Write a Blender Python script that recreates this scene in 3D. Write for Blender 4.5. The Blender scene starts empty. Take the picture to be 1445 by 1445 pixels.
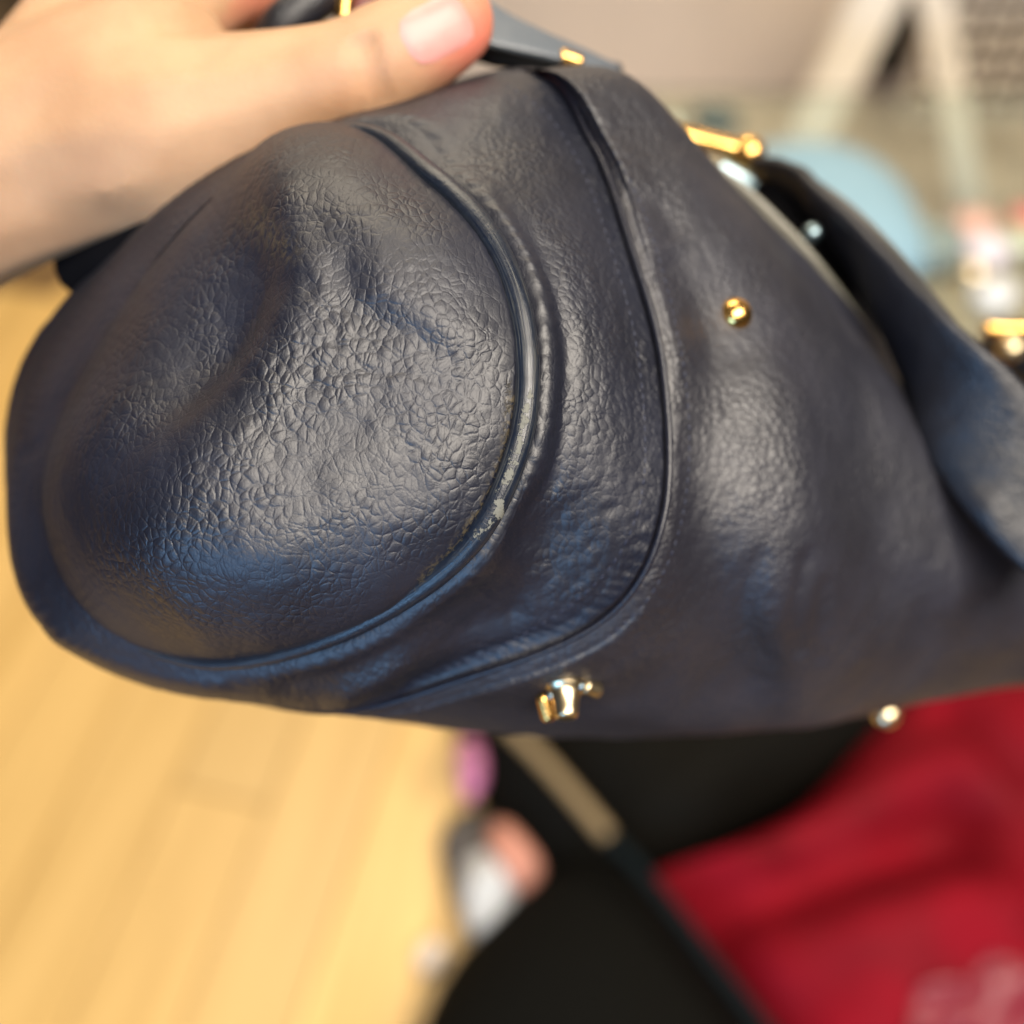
import bpy, bmesh, math, random
import numpy as np
from mathutils import Vector, Matrix, noise as mnoise
from mathutils.bvhtree import BVHTree
random.seed(7); rng = np.random.default_rng(7)
S = bpy.context.scene; COL = S.collection
R = math.radians

# ------------------------------------------------------------------ camera
PITCH = R(50)
CAM = np.array([0.0, 0.0, 1.3])
FW = np.array([0, math.cos(PITCH), -math.sin(PITCH)])
UP = np.array([0, math.sin(PITCH), math.cos(PITCH)])
RT = np.array([1.0, 0, 0])
HFOV = R(50); F = 722.5/math.tan(HFOV/2)
cd = bpy.data.cameras.new('camera'); cam = bpy.data.objects.new('camera', cd); COL.objects.link(cam)
cam.location = CAM; cam.rotation_euler = (math.pi/2-PITCH, 0, 0)
cd.sensor_width = 36; cd.lens = 18/math.tan(HFOV/2); cd.clip_start = 0.01; cd.clip_end = 60
cd.dof.use_dof = True; cd.dof.focus_distance = 0.198; cd.dof.aperture_fstop = 5.3
S.camera = cam

# ------------------------------------------------------------------ light
w = bpy.data.worlds.new('World'); S.world = w; w.use_nodes = True
w.node_tree.nodes['Background'].inputs[0].default_value = (1.0, 0.82, 0.62, 1)
w.node_tree.nodes['Background'].inputs[1].default_value = 0.025
def area(name, loc, target, sx, sy, energy, color):
    l = bpy.data.lights.new(name, 'AREA'); l.shape = 'RECTANGLE'; l.size = sx; l.size_y = sy
    l.energy = energy; l.color = color
    o = bpy.data.objects.new(name, l); COL.objects.link(o); o.location = loc
    o.rotation_euler = (Vector(target)-Vector(loc)).to_track_quat('-Z', 'Y').to_euler(); return o
area('ceiling_light', (0.75, -0.85, 2.95), (0.05, 0.2, 1.1), 2.4, 1.2, 150, (1.0, 0.90, 0.77))
area('far_floor_fill', (-0.3, 1.55, 3.0), (-0.3, 1.35, 0), 1.6, 1.0, 48, (1.0, 0.86, 0.64))  # added lamp with no seen source, brightens the far floor
area('window_light', (-0.95, -2.1, 1.30), (0, 0.2, 1.1), 1.3, 0.55, 33, (0.26, 0.56, 1.0))
S.view_settings.view_transform = 'Standard'; S.view_settings.look = 'None'
S.view_settings.exposure = 0.18; S.view_settings.gamma = 1.0
S.cycles.use_denoising = True
S.cycles.max_bounces = 8

# ------------------------------------------------------------------ helpers
def U(px, py, d):
    px = np.asarray(px, float); py = np.asarray(py, float); d = np.asarray(d, float)
    return CAM + d[..., None]*(FW + ((px-722.5)/F)[..., None]*RT + ((722.5-py)/F)[..., None]*UP)
def proj(p):
    q = p-CAM; d = q@FW
    return 722.5+F*(q@RT)/d, 722.5-F*(q@UP)/d, d
def at_z(px, py, z):
    dr = FW+(px-722.5)/F*RT+(722.5-py)/F*UP
    return CAM+dr*((z-CAM[2])/dr[2])
def at_y(px, py, y):
    dr = FW+(px-722.5)/F*RT+(722.5-py)/F*UP
    return CAM+dr*((y-CAM[1])/dr[1])
def empty(name, loc, label=None, cat=None, group=None):
    o = bpy.data.objects.new(name, None); COL.objects.link(o); o.location = tuple(float(v) for v in loc)
    o.empty_display_size = 0.02
    if label: o['label'] = label
    if cat: o['category'] = cat
    if group: o['group'] = group
    return o
def org(o):
    p = np.zeros(3)
    while o is not None:
        p = p+np.array(o.location); o = o.parent
    return p
def mesh(name, V, Fc, mat, parent=None, smooth=True, label=None, cat=None, kind=None, group=None, uv=None, attrs=None):
    V = np.asarray(V, float)
    if parent is not None: o0 = org(parent); loc = np.zeros(3)
    else:
        o0 = np.array([V[:, 0].mean(), V[:, 1].mean(), V[:, 2].min()]); loc = o0
    me = bpy.data.meshes.new(name); V = V-o0
    if isinstance(Fc, np.ndarray):
        n = len(Fc); k = Fc.shape[1]
        me.vertices.add(len(V)); me.vertices.foreach_set('co', V.ravel())
        me.loops.add(n*k); me.loops.foreach_set('vertex_index', Fc.ravel().astype(np.int32))
        me.polygons.add(n); me.polygons.foreach_set('loop_start', np.arange(0, n*k, k, dtype=np.int32))
        me.polygons.foreach_set('loop_total', np.full(n, k, dtype=np.int32))
        me.update(calc_edges=True); me.validate()
    else:
        me.from_pydata([tuple(v) for v in V], [], Fc)
    me.polygons.foreach_set('use_smooth', np.full(len(me.polygons), smooth)); me.update()
    if attrs:
        for an, av in attrs.items():
            a = me.attributes.new(an, 'FLOAT', 'POINT'); a.data.foreach_set('value', np.asarray(av, np.float32))
    if uv is not None:
        a = me.attributes.new('flow', 'FLOAT_VECTOR', 'POINT')
        a.data.foreach_set('vector', np.column_stack([uv, np.zeros(len(uv))]).astype(np.float32).ravel())
    me.materials.append(mat)
    o = bpy.data.objects.new(name, me); COL.objects.link(o); o.location = tuple(loc); o.parent = parent
    if label: o['label'] = label
    if cat: o['category'] = cat
    if kind: o['kind'] = kind
    if group: o['group'] = group
    return o
def grid_faces(nu, nt, closed=True):
    i = np.arange(nu-1)[:, None]; m = nt if closed else nt-1
    j = np.arange(m)[None, :]; j2 = (j+1) % nt
    return np.stack([i*nt+j, i*nt+j2, (i+1)*nt+j2, (i+1)*nt+j], -1).reshape(-1, 4)
def cr(P, t, closed):
    """Catmull-Rom through P (axis 0) at params t."""
    P = np.asarray(P, float); n = len(P)
    i = np.floor(t).astype(int); f = t-i
    if closed:
        a, b, c, d = P[(i-1) % n], P[i % n], P[(i+1) % n], P[(i+2) % n]
    else:
        i = np.clip(i, 0, n-2); f = t-i
        a, b, c, d = P[np.clip(i-1, 0, n-1)], P[i], P[i+1], P[np.clip(i+2, 0, n-1)]
    f = f.reshape((-1,)+(1,)*(P.ndim-1))
    return 0.5*((2*b)+(c-a)*f+(2*a-5*b+4*c-d)*f**2+(3*b-a-3*c+d)*f**3)
def spline(pts, n, closed=False):
    pts = np.asarray(pts, float); m = len(pts)
    t = np.linspace(0, m if closed else m-1, n, endpoint=not closed)
    return cr(pts, t, closed)
def resample(P, n, closed=False):
    Q = np.vstack([P, P[:1]]) if closed else P
    L = np.concatenate([[0], np.cumsum(np.linalg.norm(np.diff(Q, axis=0), axis=1))])
    s = np.linspace(0, L[-1], n, endpoint=not closed)
    return np.stack([np.interp(s, L, Q[:, k]) for k in range(Q.shape[1])], 1)
def grid_normals(G, closed=True):
    du = np.gradient(G, axis=0)
    dt = (np.roll(G, -1, 1)-np.roll(G, 1, 1)) if closed else np.gradient(G, axis=1)
    N = np.cross(du, dt); N /= np.maximum(np.linalg.norm(N, axis=-1, keepdims=True), 1e-12)
    return N
def tube_geo(P, r, ns=16, closed=False, cap=True, flat=1.0, ref=None):
    P = np.asarray(P, float); n = len(P); r = np.broadcast_to(np.asarray(r, float), (n,))
    T = (np.roll(P, -1, 0)-np.roll(P, 1, 0)) if closed else np.gradient(P, axis=0)
    T /= np.linalg.norm(T, axis=1, keepdims=True)
    ref = np.array(ref if ref is not None else -FW)
    A = np.cross(T, ref); A /= np.maximum(np.linalg.norm(A, axis=1, keepdims=True), 1e-9)
    B = np.cross(A, T)
    th = np.linspace(0, 2*math.pi, ns, endpoint=False)
    V = P[:, None]+r[:, None, None]*(np.cos(th)[None, :, None]*A[:, None]+flat*np.sin(th)[None, :, None]*B[:, None])
    fc = [tuple(q) for q in grid_faces(n, ns)]
    if closed:
        fc += [((n-1)*ns+j, (n-1)*ns+(j+1) % ns, (j+1) % ns, j) for j in range(ns)]
    V = V.reshape(-1, 3)
    if cap and not closed:
        fc.append(tuple(range(ns))[::-1]); fc.append(tuple((n-1)*ns+j for j in range(ns)))
    L = np.concatenate([[0], np.cumsum(np.linalg.norm(np.diff(P, axis=0), axis=1))])
    uv = np.stack([np.repeat(L, ns), np.tile(th, n)], 1)
    return V, fc, uv
def round_ends(n, r, k=0.12):
    s = np.linspace(0, 1, n); e = np.minimum(s, 1-s)/k
    return r*np.sqrt(np.clip(1-(1-np.clip(e, 0, 1))**2, 0.002, 1))
def ellipsoid(c, ax, nu=24, nv=32):
    """c centre, ax 3x3 rows = axis vectors with lengths"""
    V = []; Fc = []
    for i in range(nu+1):
        a = math.pi*i/nu
        for j in range(nv):
            b = 2*math.pi*j/nv
            V.append(np.array(c)+ax[2]*math.cos(a)+math.sin(a)*(ax[0]*math.cos(b)+ax[1]*math.sin(b)))
    return np.array(V), grid_faces(nu+1, nv)
def hash3(ix, iy, iz, k=0):
    h = (ix*374761393+iy*668265263+iz*2147483647+k*1274126177) & 0xffffffff
    h = ((h ^ (h >> 13))*1274126177) & 0xffffffff
    return ((h ^ (h >> 16)) & 0xffff)/65535.0
def vnoise(p, scale, k=0):
    q = p*scale+1000.0; i = np.floor(q).astype(np.int64); f = q-i; f = f*f*(3-2*f)
    out = 0
    for dx in (0, 1):
        for dy in (0, 1):
            for dz in (0, 1):
                wgt = (f[..., 0] if dx else 1-f[..., 0])*(f[..., 1] if dy else 1-f[..., 1])*(f[..., 2] if dz else 1-f[..., 2])
                out = out+wgt*hash3(i[..., 0]+dx, i[..., 1]+dy, i[..., 2]+dz, k)
    return out*2-1
def seg_dist(x, y, pts):
    """distance to polyline in px, and fraction along it"""
    best = np.full(x.shape, 1e9); fr = np.zeros(x.shape); n = len(pts)-1
    for i in range(n):
        (x0, y0), (x1, y1) = pts[i], pts[i+1]
        dx, dy = x1-x0, y1-y0; L = dx*dx+dy*dy
        t = np.clip(((x-x0)*dx+(y-y0)*dy)/L, 0, 1)
        d = np.hypot(x-x0-t*dx, y-y0-t*dy); m = d < best
        best = np.where(m, d, best); fr = np.where(m, (i+t)/n, fr)
    return best, fr
def sculpt(G, N, blobs=(), lines=()):
    """push the panel in or out along its own normal; amounts in mm"""
    x, y, d = proj(G.reshape(-1, 3)); x = x.reshape(G.shape[:2]); y = y.reshape(G.shape[:2])
    face = np.clip(-(N@FW)*3+0.3, 0, 1)
    h = np.zeros(x.shape)
    for (cx, cy, sa, sb, ang, amp) in blobs:
        c, s = math.cos(R(ang)), math.sin(R(ang))
        u = (x-cx)*c+(y-cy)*s; v = -(x-cx)*s+(y-cy)*c
        h += amp*np.exp(-0.5*((u/sa)**2+(v/sb)**2))
    for (pts, wd, amp) in lines:
        pts = [tuple(p) for p in spline(pts, max(len(pts)*6, 8))]
        dd, fr = seg_dist(x, y, pts)
        h += amp*np.exp(-0.5*(dd/wd)**2)*np.clip(np.minimum(fr, 1-fr)*6+0.05, 0, 1)
    return G+N*(h*face*0.001)[..., None]

# ------------------------------------------------------------------ materials
class NT:
    def __init__(s, name):
        s.m = bpy.data.materials.new(name); s.m.use_nodes = True; s.t = s.m.node_tree; s.n = s.t.nodes
        s.b = s.n['Principled BSDF']
    def node(s, ty, **kw):
        n = s.n.new(ty)
        for k, v in kw.items():
            if k.startswith('i_'):
                key = k[2:]; key = int(key) if key.isdigit() else key.replace('_', ' ')
                n.inputs[key].default_value = v
            else: setattr(n, k, v)
        return n
    def link(s, a, b): s.t.links.new(a, b)
    def math(s, op, a, b=None, c=None, clamp=False):
        n = s.n.new('ShaderNodeMath'); n.operation = op; n.use_clamp = clamp
        for k, v in enumerate((a, b, c)):
            if v is None: continue
            if hasattr(v, 'links'): s.link(v, n.inputs[k])
            else: n.inputs[k].default_value = v
        return n.outputs[0]
    def ramp(s, x, a, b, lo=0.0, hi=1.0, smooth=True):
        n = s.n.new('ShaderNodeMapRange'); n.interpolation_type = 'SMOOTHSTEP' if smooth else 'LINEAR'
        s.link(x, n.inputs['Value']); n.inputs['From Min'].default_value = a; n.inputs['From Max'].default_value = b
        n.inputs['To Min'].default_value = lo; n.inputs['To Max'].default_value = hi; return n.outputs[0]
    def mix(s, f, a, b):
        n = s.n.new('ShaderNodeMix'); n.data_type = 'RGBA'
        if hasattr(f, 'links'): s.link(f, n.inputs[0])
        else: n.inputs[0].default_value = f
        for v, k in ((a, 6), (b, 7)):
            if hasattr(v, 'links'): s.link(v, n.inputs[k])
            else: n.inputs[k].default_value = (*v, 1) if len(v) == 3 else v
        return n.outputs[2]
def simple(name, col, rough=0.5, metal=0.0, spec=0.5, var=0.0, vs=20, bump=0.0, bs=200, coat=0.0, sss=0.0, trans=0.0):
    t = NT(name); b = t.b
    b.inputs['Base Color'].default_value = (*col, 1); b.inputs['Roughness'].default_value = rough
    b.inputs['Metallic'].default_value = metal; b.inputs['Specular IOR Level'].default_value = spec
    b.inputs['Coat Weight'].default_value = coat; b.inputs['Transmission Weight'].default_value = trans
    tc = t.node('ShaderNodeTexCoord')
    if var:
        nz = t.node('ShaderNodeTexNoise', i_Scale=vs, i_Detail=5.0); t.link(tc.outputs['Object'], nz.inputs['Vector'])
        f = t.ramp(nz.outputs[0], 0.3, 0.7)
        t.link(t.mix(f, tuple(c*(1-var) for c in col), tuple(min(c*(1+var), 1) for c in col)), b.inputs['Base Color'])
        t.link(t.ramp(nz.outputs[0], 0.3, 0.7, rough*0.85, min(rough*1.15, 1)), b.inputs['Roughness'])
    if bump:
        nz2 = t.node('ShaderNodeTexNoise', i_Scale=bs, i_Detail=4.0); t.link(tc.outputs['Object'], nz2.inputs['Vector'])
        bp = t.node('ShaderNodeBump', i_Strength=1.0, i_Distance=bump); t.link(nz2.outputs[0], bp.inputs['Height'])
        t.link(bp.outputs[0], b.inputs['Normal'])
    return t.m
def leather(name, col=(0.0022, 0.0038, 0.0125), scale=570, dist=0.000115, rough=0.47, stretch=(1, 1, 1), rot=(0, 0, 0), dirt=False, spec=0.76, radial=0.0):
    t = NT(name); b = t.b
    tc = t.node('ShaderNodeTexCoord'); P = tc.outputs['Object']
    mp = t.node('ShaderNodeMapping'); mp.inputs['Rotation'].default_value = rot; mp.inputs['Scale'].default_value = stretch
    t.link(P, mp.inputs['Vector'])
    nz = t.node('ShaderNodeTexNoise', i_Scale=130.0, i_Detail=1.0); t.link(P, nz.inputs['Vector'])
    sub = t.node('ShaderNodeVectorMath', operation='SUBTRACT'); t.link(nz.outputs['Color'], sub.inputs[0]); sub.inputs[1].default_value = (.5, .5, .5)
    sc = t.node('ShaderNodeVectorMath', operation='SCALE'); t.link(sub.outputs[0], sc.inputs[0]); sc.inputs['Scale'].default_value = 0.0026
    ad = t.node('ShaderNodeVectorMath', operation='ADD'); t.link(mp.outputs[0], ad.inputs[0]); t.link(sc.outputs[0], ad.inputs[1])
    nzf = t.node('ShaderNodeTexNoise', i_Scale=700.0, i_Detail=2.0); t.link(P, nzf.inputs['Vector'])
    subf = t.node('ShaderNodeVectorMath', operation='SUBTRACT'); t.link(nzf.outputs['Color'], subf.inputs[0]); subf.inputs[1].default_value = (.5, .5, .5)
    scf = t.node('ShaderNodeVectorMath', operation='SCALE'); t.link(subf.outputs[0], scf.inputs[0]); scf.inputs['Scale'].default_value = 0.00045
    ad2 = t.node('ShaderNodeVectorMath', operation='ADD'); t.link(ad.outputs[0], ad2.inputs[0]); t.link(scf.outputs[0], ad2.inputs[1])
    W = ad2.outputs[0]
    v1 = t.node('ShaderNodeTexVoronoi', feature='DISTANCE_TO_EDGE', i_Scale=float(scale)); t.link(W, v1.inputs['Vector'])
    v2 = t.node('ShaderNodeTexVoronoi', feature='DISTANCE_TO_EDGE', i_Scale=float(scale*2.3)); t.link(W, v2.inputs['Vector'])
    v3 = t.node('ShaderNodeTexVoronoi', feature='DISTANCE_TO_EDGE', i_Scale=float(scale*0.42)); t.link(W, v3.inputs['Vector'])
    big = t.node('ShaderNodeTexNoise', i_Scale=60.0, i_Detail=2.0); t.link(P, big.inputs['Vector'])
    amp = t.ramp(big.outputs[0], 0.34, 0.66, 0.40, 1.25)
    vf = t.node('ShaderNodeTexVoronoi', feature='F1', i_Scale=float(scale)); t.link(W, vf.inputs['Vector'])
    a = t.math('MULTIPLY', t.ramp(v1.outputs['Distance'], 0.0, 0.17), t.math('MULTIPLY', amp, 0.44))
    dome = t.math('MULTIPLY', t.ramp(vf.outputs['Distance'], 0.0, 0.8, 0.9, 0.0), amp)
    c = t.math('MULTIPLY', t.ramp(v2.outputs['Distance'], 0.0, 0.14), 0.13)
    e = t.math('MULTIPLY', t.ramp(v3.outputs['Distance'], 0.0, 0.06), 0.24)
    h = t.math('ADD', t.math('ADD', a, c), t.math('ADD', e, dome))
    fn = t.node('ShaderNodeTexNoise', i_Scale=2600.0, i_Detail=3.0); t.link(P, fn.inputs['Vector'])
    h = t.math('ADD', h, t.math('MULTIPLY', fn.outputs[0], 0.10))
    if radial:
        fl = t.node('ShaderNodeAttribute', attribute_name='flow'); ra = t.node('ShaderNodeAttribute', attribute_name='nearseam')
        m2 = t.node('ShaderNodeMapping'); m2.inputs['Scale'].default_value = (260, 1500, 1); t.link(fl.outputs['Vector'], m2.inputs['Vector'])
        rn = t.node('ShaderNodeTexNoise', i_Scale=1.0, i_Detail=3.0, i_Distortion=0.8); t.link(m2.outputs[0], rn.inputs['Vector'])
        h = t.math('ADD', t.math('MULTIPLY', h, t.math('SUBTRACT', 1.0, t.math('MULTIPLY', ra.outputs['Fac'], 0.6))), t.math('MULTIPLY', t.math('MULTIPLY', rn.outputs[0], ra.outputs['Fac']), radial))
    bp = t.node('ShaderNodeBump', i_Strength=1.0, i_Distance=float(dist)); t.link(h, bp.inputs['Height']); t.link(bp.outputs[0], b.inputs['Normal'])
    cn = t.node('ShaderNodeTexNoise', i_Scale=35.0, i_Detail=6.0); t.link(P, cn.inputs['Vector'])
    base = t.mix(t.ramp(cn.outputs[0], 0.35, 0.65), tuple(v*0.82 for v in col), tuple(v*1.2 for v in col))
    if dirt:
        da = t.node('ShaderNodeAttribute', attribute_name='dirt')
        dn = t.node('ShaderNodeTexNoise', i_Scale=1100.0, i_Detail=4.0); t.link(P, dn.inputs['Vector'])
        df = t.math('MULTIPLY', t.ramp(dn.outputs[0], 0.42, 0.62), da.outputs['Fac'], clamp=True)
        base = t.mix(df, base, (0.055, 0.043, 0.024))
    t.link(base, b.inputs['Base Color'])
    t.link(t.math('ADD', t.ramp(cn.outputs[0], 0.3, 0.7, rough-0.04, rough+0.05), t.math('MULTIPLY', fn.outputs[0], 0.06)), b.inputs['Roughness'])
    b.inputs['Specular IOR Level'].default_value = spec
    return t.m
M_end = leather('leather_end', dirt=True, radial=0.35, stretch=(1, 0.78, 0.85), rot=(0, 0, R(30)))
M_gus = leather('leather_gusset', scale=640, dist=0.00011, dirt=True, radial=0.3, stretch=(1, 1, 0.7))
M_front = leather('leather_front', scale=560, dist=0.00012, rough=0.51, spec=.88, col=(0.0038, 0.0044, 0.0125))
M_welt = simple('leather_welt', (0.003, 0.004, 0.012), 0.42, spec=0.6, bump=0.00015, bs=900)
M_black = simple('strap_leather', (0.006, 0.008, 0.014), 0.34, spec=0.6, bump=0.0002, bs=260, var=0.2, vs=60)
M_edge = simple('strap_edge', (0.045, 0.045, 0.045), 0.33, spec=0.7, bump=0.0001, bs=500)
M_lining_shade = simple('strap_lining_shade', (0.003, 0.003, 0.004), 0.8, spec=0.04)  # black for the inner lining and for shade painted in as tubes
M_gold = simple('gold_metal', (0.74, 0.43, 0.13), 0.24, metal=1.0, var=0.05, vs=300)
M_palegold = simple('pale_gold_metal', (0.74, 0.60, 0.38), 0.3, metal=1.0)
M_silver = simple('steel_metal', (0.22, 0.30, 0.34), 0.3, metal=1.0)
M_thread = simple('thread', (0.010, 0.014, 0.035), 0.6, bump=0.0001, bs=3000)
M_lint = simple('lint', (0.05, 0.04, 0.024), 0.9)
def piping_mat():
    t = NT('piping_leather'); b = t.b
    tc = t.node('ShaderNodeTexCoord'); P = tc.outputs['Object']
    fl = t.node('ShaderNodeAttribute', attribute_name='flow')
    wear = t.node('ShaderNodeAttribute', attribute_name='wear'); streak_zone = t.node('ShaderNodeAttribute', attribute_name='streak_zone')
    mp = t.node('ShaderNodeMapping'); mp.inputs['Scale'].default_value = (60, 7, 1); t.link(fl.outputs['Vector'], mp.inputs['Vector'])
    st = t.node('ShaderNodeTexNoise', i_Scale=1.0, i_Detail=6.0, i_Roughness=0.65); t.link(mp.outputs[0], st.inputs['Vector'])
    n1 = t.node('ShaderNodeTexNoise', i_Scale=800.0, i_Detail=8.0, i_Roughness=0.72); t.link(P, n1.inputs['Vector'])
    chip = t.math('GREATER_THAN', t.math('ADD', n1.outputs[0], t.math('MULTIPLY', wear.outputs['Fac'], 0.24)), 0.715)
    chip = t.math('MULTIPLY', chip, t.math('GREATER_THAN', wear.outputs['Fac'], 0.05))
    streaks = t.math('MULTIPLY', t.ramp(st.outputs[0], 0.50, 0.66), streak_zone.outputs['Fac'], clamp=True)
    c0 = t.mix(t.ramp(n1.outputs[0], 0.35, 0.65), (0.003, 0.006, 0.015), (0.006, 0.011, 0.022))
    c1 = t.mix(t.math('MULTIPLY', streaks, 0.65), c0, (0.10, 0.10, 0.085))
    c2 = t.mix(chip, c1, (0.115, 0.115, 0.098))
    t.link(c2, b.inputs['Base Color'])
    r0 = t.ramp(st.outputs[0], 0.3, 0.7, 0.26, 0.42)
    t.link(t.math('ADD', r0, t.math('MULTIPLY', chip, 0.4), clamp=True), b.inputs['Roughness'])
    m3 = t.node('ShaderNodeMapping'); m3.inputs['Scale'].default_value = (1500, 2.2, 1); t.link(fl.outputs['Vector'], m3.inputs['Vector'])
    cx = t.node('ShaderNodeTexNoise', i_Scale=1.0, i_Detail=2.0, i_Distortion=0.6); t.link(m3.outputs[0], cx.inputs['Vector'])
    h = t.math('SUBTRACT', t.math('ADD', t.math('MULTIPLY', st.outputs[0], 0.5), t.math('MULTIPLY', t.math('MULTIPLY', cx.outputs[0], 0.7), t.math('SUBTRACT', 1.0, streak_zone.outputs['Fac'], clamp=True))), t.math('MULTIPLY', chip, 0.5))
    bp = t.node('ShaderNodeBump', i_Strength=1.0, i_Distance=0.00018); t.link(h, bp.inputs['Height']); t.link(bp.outputs[0], b.inputs['Normal'])
    b.inputs['Specular IOR Level'].default_value = 0.65
    return t.m
M_pipe = piping_mat()

# ------------------------------------------------------------------ the setting: floor of planks, wall
def plank_mat():
    t = NT('floor_wood'); b = t.b
    oi = t.node('ShaderNodeObjectInfo'); tc = t.node('ShaderNodeTexCoord')
    mp = t.node('ShaderNodeMapping'); mp.inputs['Scale'].default_value = (14, 1.3, 1); t.link(tc.outputs['Object'], mp.inputs['Vector'])
    cb = t.node('ShaderNodeCombineXYZ'); t.link(t.math('MULTIPLY', oi.outputs['Random'], 50), cb.inputs[0]); t.link(t.math('MULTIPLY', oi.outputs['Random'], 91), cb.inputs[1]); t.link(cb.outputs[0], mp.inputs['Location'])
    nz = t.node('ShaderNodeTexNoise', i_Scale=1.5, i_Detail=7.0, i_Distortion=0.5); t.link(mp.outputs[0], nz.inputs['Vector'])
    c = t.mix(t.ramp(nz.outputs[0], 0.3, 0.7), (0.56, 0.345, 0.105), (0.74, 0.485, 0.175))
    k = t.ramp(oi.outputs['Random'], 0, 1, 0.0, 0.9, smooth=False)
    c = t.mix(k, c, (0.52, 0.34, 0.125))
    t.link(c, b.inputs['Base Color']); b.inputs['Roughness'].default_value = 0.38
    bp = t.node('ShaderNodeBump', i_Strength=0.4, i_Distance=0.0006); t.link(nz.outputs[0], bp.inputs['Height']); t.link(bp.outputs[0], b.inputs['Normal'])
    return t.m
M_plank = plank_mat()
M_sub = simple('floor_base', (0.16, 0.09, 0.03), 0.9)
M_wall = simple('wall_plaster', (0.56, 0.475, 0.40), 0.85, var=0.05, vs=3, bump=0.001, bs=120)
def boxgeo(x0, x1, y0, y1, z0, z1, bev=0.0):
    bm = bmesh.new(); bmesh.ops.create_cube(bm, size=1)
    for v in bm.verts:
        v.co = Vector(((x0+x1)/2+v.co.x*(x1-x0), (y0+y1)/2+v.co.y*(y1-y0), (z0+z1)/2+v.co.z*(z1-z0)))
    if bev: bmesh.ops.bevel(bm, geom=list(bm.edges), offset=bev, segments=2, affect='EDGES')
    V = np.array([v.co[:] for v in bm.verts]); Fc = [tuple(v.index for v in f.verts) for f in bm.faces]
    bm.verts.ensure_lookup_table(); bm.free(); return V, Fc
V, Fc = boxgeo(-4, 4, -3.5, 3.6, -0.08, -0.018)
floor = mesh('floor', V, Fc, M_sub, smooth=False, kind='structure')
PW, PL = 0.125, 1.1
pv, pf = boxgeo(-PW/2+0.0012, PW/2-0.0012, -PL/2+0.0012, PL/2-0.0012, -0.018, 0.0, 0.0016)
pme = bpy.data.meshes.new('plank'); pme.from_pydata([tuple(v) for v in pv], [], pf); pme.materials.append(M_plank)
ang = R(-13); fo = org(floor)
for i in range(-15, 8):
    for j in range(-1, 4):
        x, y = i*PW, j*PL+(i*0.37 % 1)*PL-0.6
        X, Y = x*math.cos(ang)-y*math.sin(ang), x*math.sin(ang)+y*math.cos(ang)
        if Y > 1.7 or Y < -0.9 or X < -1.6 or X > 1.5: continue
        o = bpy.data.objects.new('plank', pme); COL.objects.link(o); o.parent = floor
        o.location = (X-fo[0], Y-fo[1], -fo[2]+(random.random()-.5)*0.0008); o.rotation_euler = (0, 0, ang)
V, Fc = boxgeo(-3.5, 3.5, 2.30, 2.42, -0.018, 2.6)
mesh('wall', V, Fc, M_wall, smooth=False, kind='structure')
V, Fc = boxgeo(0.02, 1.7, 1.32, 2.29, 0.001, 0.009, 0.003)
mesh('carpet', V, Fc, simple('carpet_wool', (0.62, 0.50, 0.38), 0.95, var=0.12, vs=14, bump=0.004, bs=300), kind='structure', smooth=False)

# ------------------------------------------------------------------ handbag
BAG = empty('handbag', U(700, 1010, 0.235), 'navy pebbled leather handbag with worn piping round its end panel, held up by a hand', 'handbag')
def ring(rows): return U(*np.array(rows, float).T)
def px(rows): return np.array(rows, float)
RP = px([(490,186,.2235),(612,252,.211),(700,350,.204),(741,480,.2),(731,630,.1985),(652,780,.2),(480,893,.2055),(285,935,.214),(120,862,.225),(58,700,.2315),(122,515,.2295),(292,285,.2265)])
RR = px([(548,160,.2245),(650,240,.2125),(737,345,.2055),(770,480,.2018),(760,640,.2008),(688,800,.2025),(510,922,.209),(285,962,.2195),(66,880,.234),(16,700,.243),(75,500,.243),(270,262,.2385)])
RV = px([(590,150,.2275),(690,232,.2155),(775,350,.2092),(806,490,.2060),(796,660,.2060),(722,825,.2080),(540,945,.2135),(300,978,.2265),(66,890,.2460),(8,702,.255),(60,480,.255),(300,240,.247)])
RM = px([(650,125,.2345),(745,210,.2235),(822,350,.2155),(860,520,.2115),(850,710,.2110),(765,865,.2135),(565,965,.2185),(330,990,.2360),(100,905,.262),(14,710,.275),(60,470,.272),(350,225,.262)])
RS = px([(735,100,.2465),(830,200,.2335),(886,350,.2245),(931,520,.2190),(932,730,.2155),(850,872,.2190),(650,958,.2240),(430,1003,.2440),(150,905,.300),(60,720,.330),(190,450,.330),(450,200,.300)])
B0 = px([(770,98,.2505),(870,200,.2370),(928,350,.2285),(972,525,.2225),(974,745,.2195),(890,905,.2225),(700,985,.2285),(500,1011,.2520),(210,905,.330),(150,700,.360),(300,450,.360),(550,200,.320)])
B1 = px([(872,104,.268),(965,225,.256),(1030,385,.249),(1080,570,.243),(1080,780,.240),(1005,945,.246),(870,1026,.257),(690,1028,.30),(500,900,.37),(450,700,.39),(550,450,.39),(700,220,.34)])
B2 = px([(995,236,.292),(1085,340,.280),(1170,480,.271),(1225,640,.266),(1225,800,.266),(1160,950,.272),(1060,1030,.285),(930,1015,.33),(800,900,.40),(750,700,.42),(800,500,.42),(890,330,.37)])
B3 = px([(1150,385,.325),(1230,490,.312),(1310,600,.305),(1360,710,.302),(1365,820,.302),(1320,930,.307),(1240,1004,.318),(1130,990,.36),(1050,900,.43),(1000,750,.45),(1020,600,.45),(1080,480,.40)])
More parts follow.
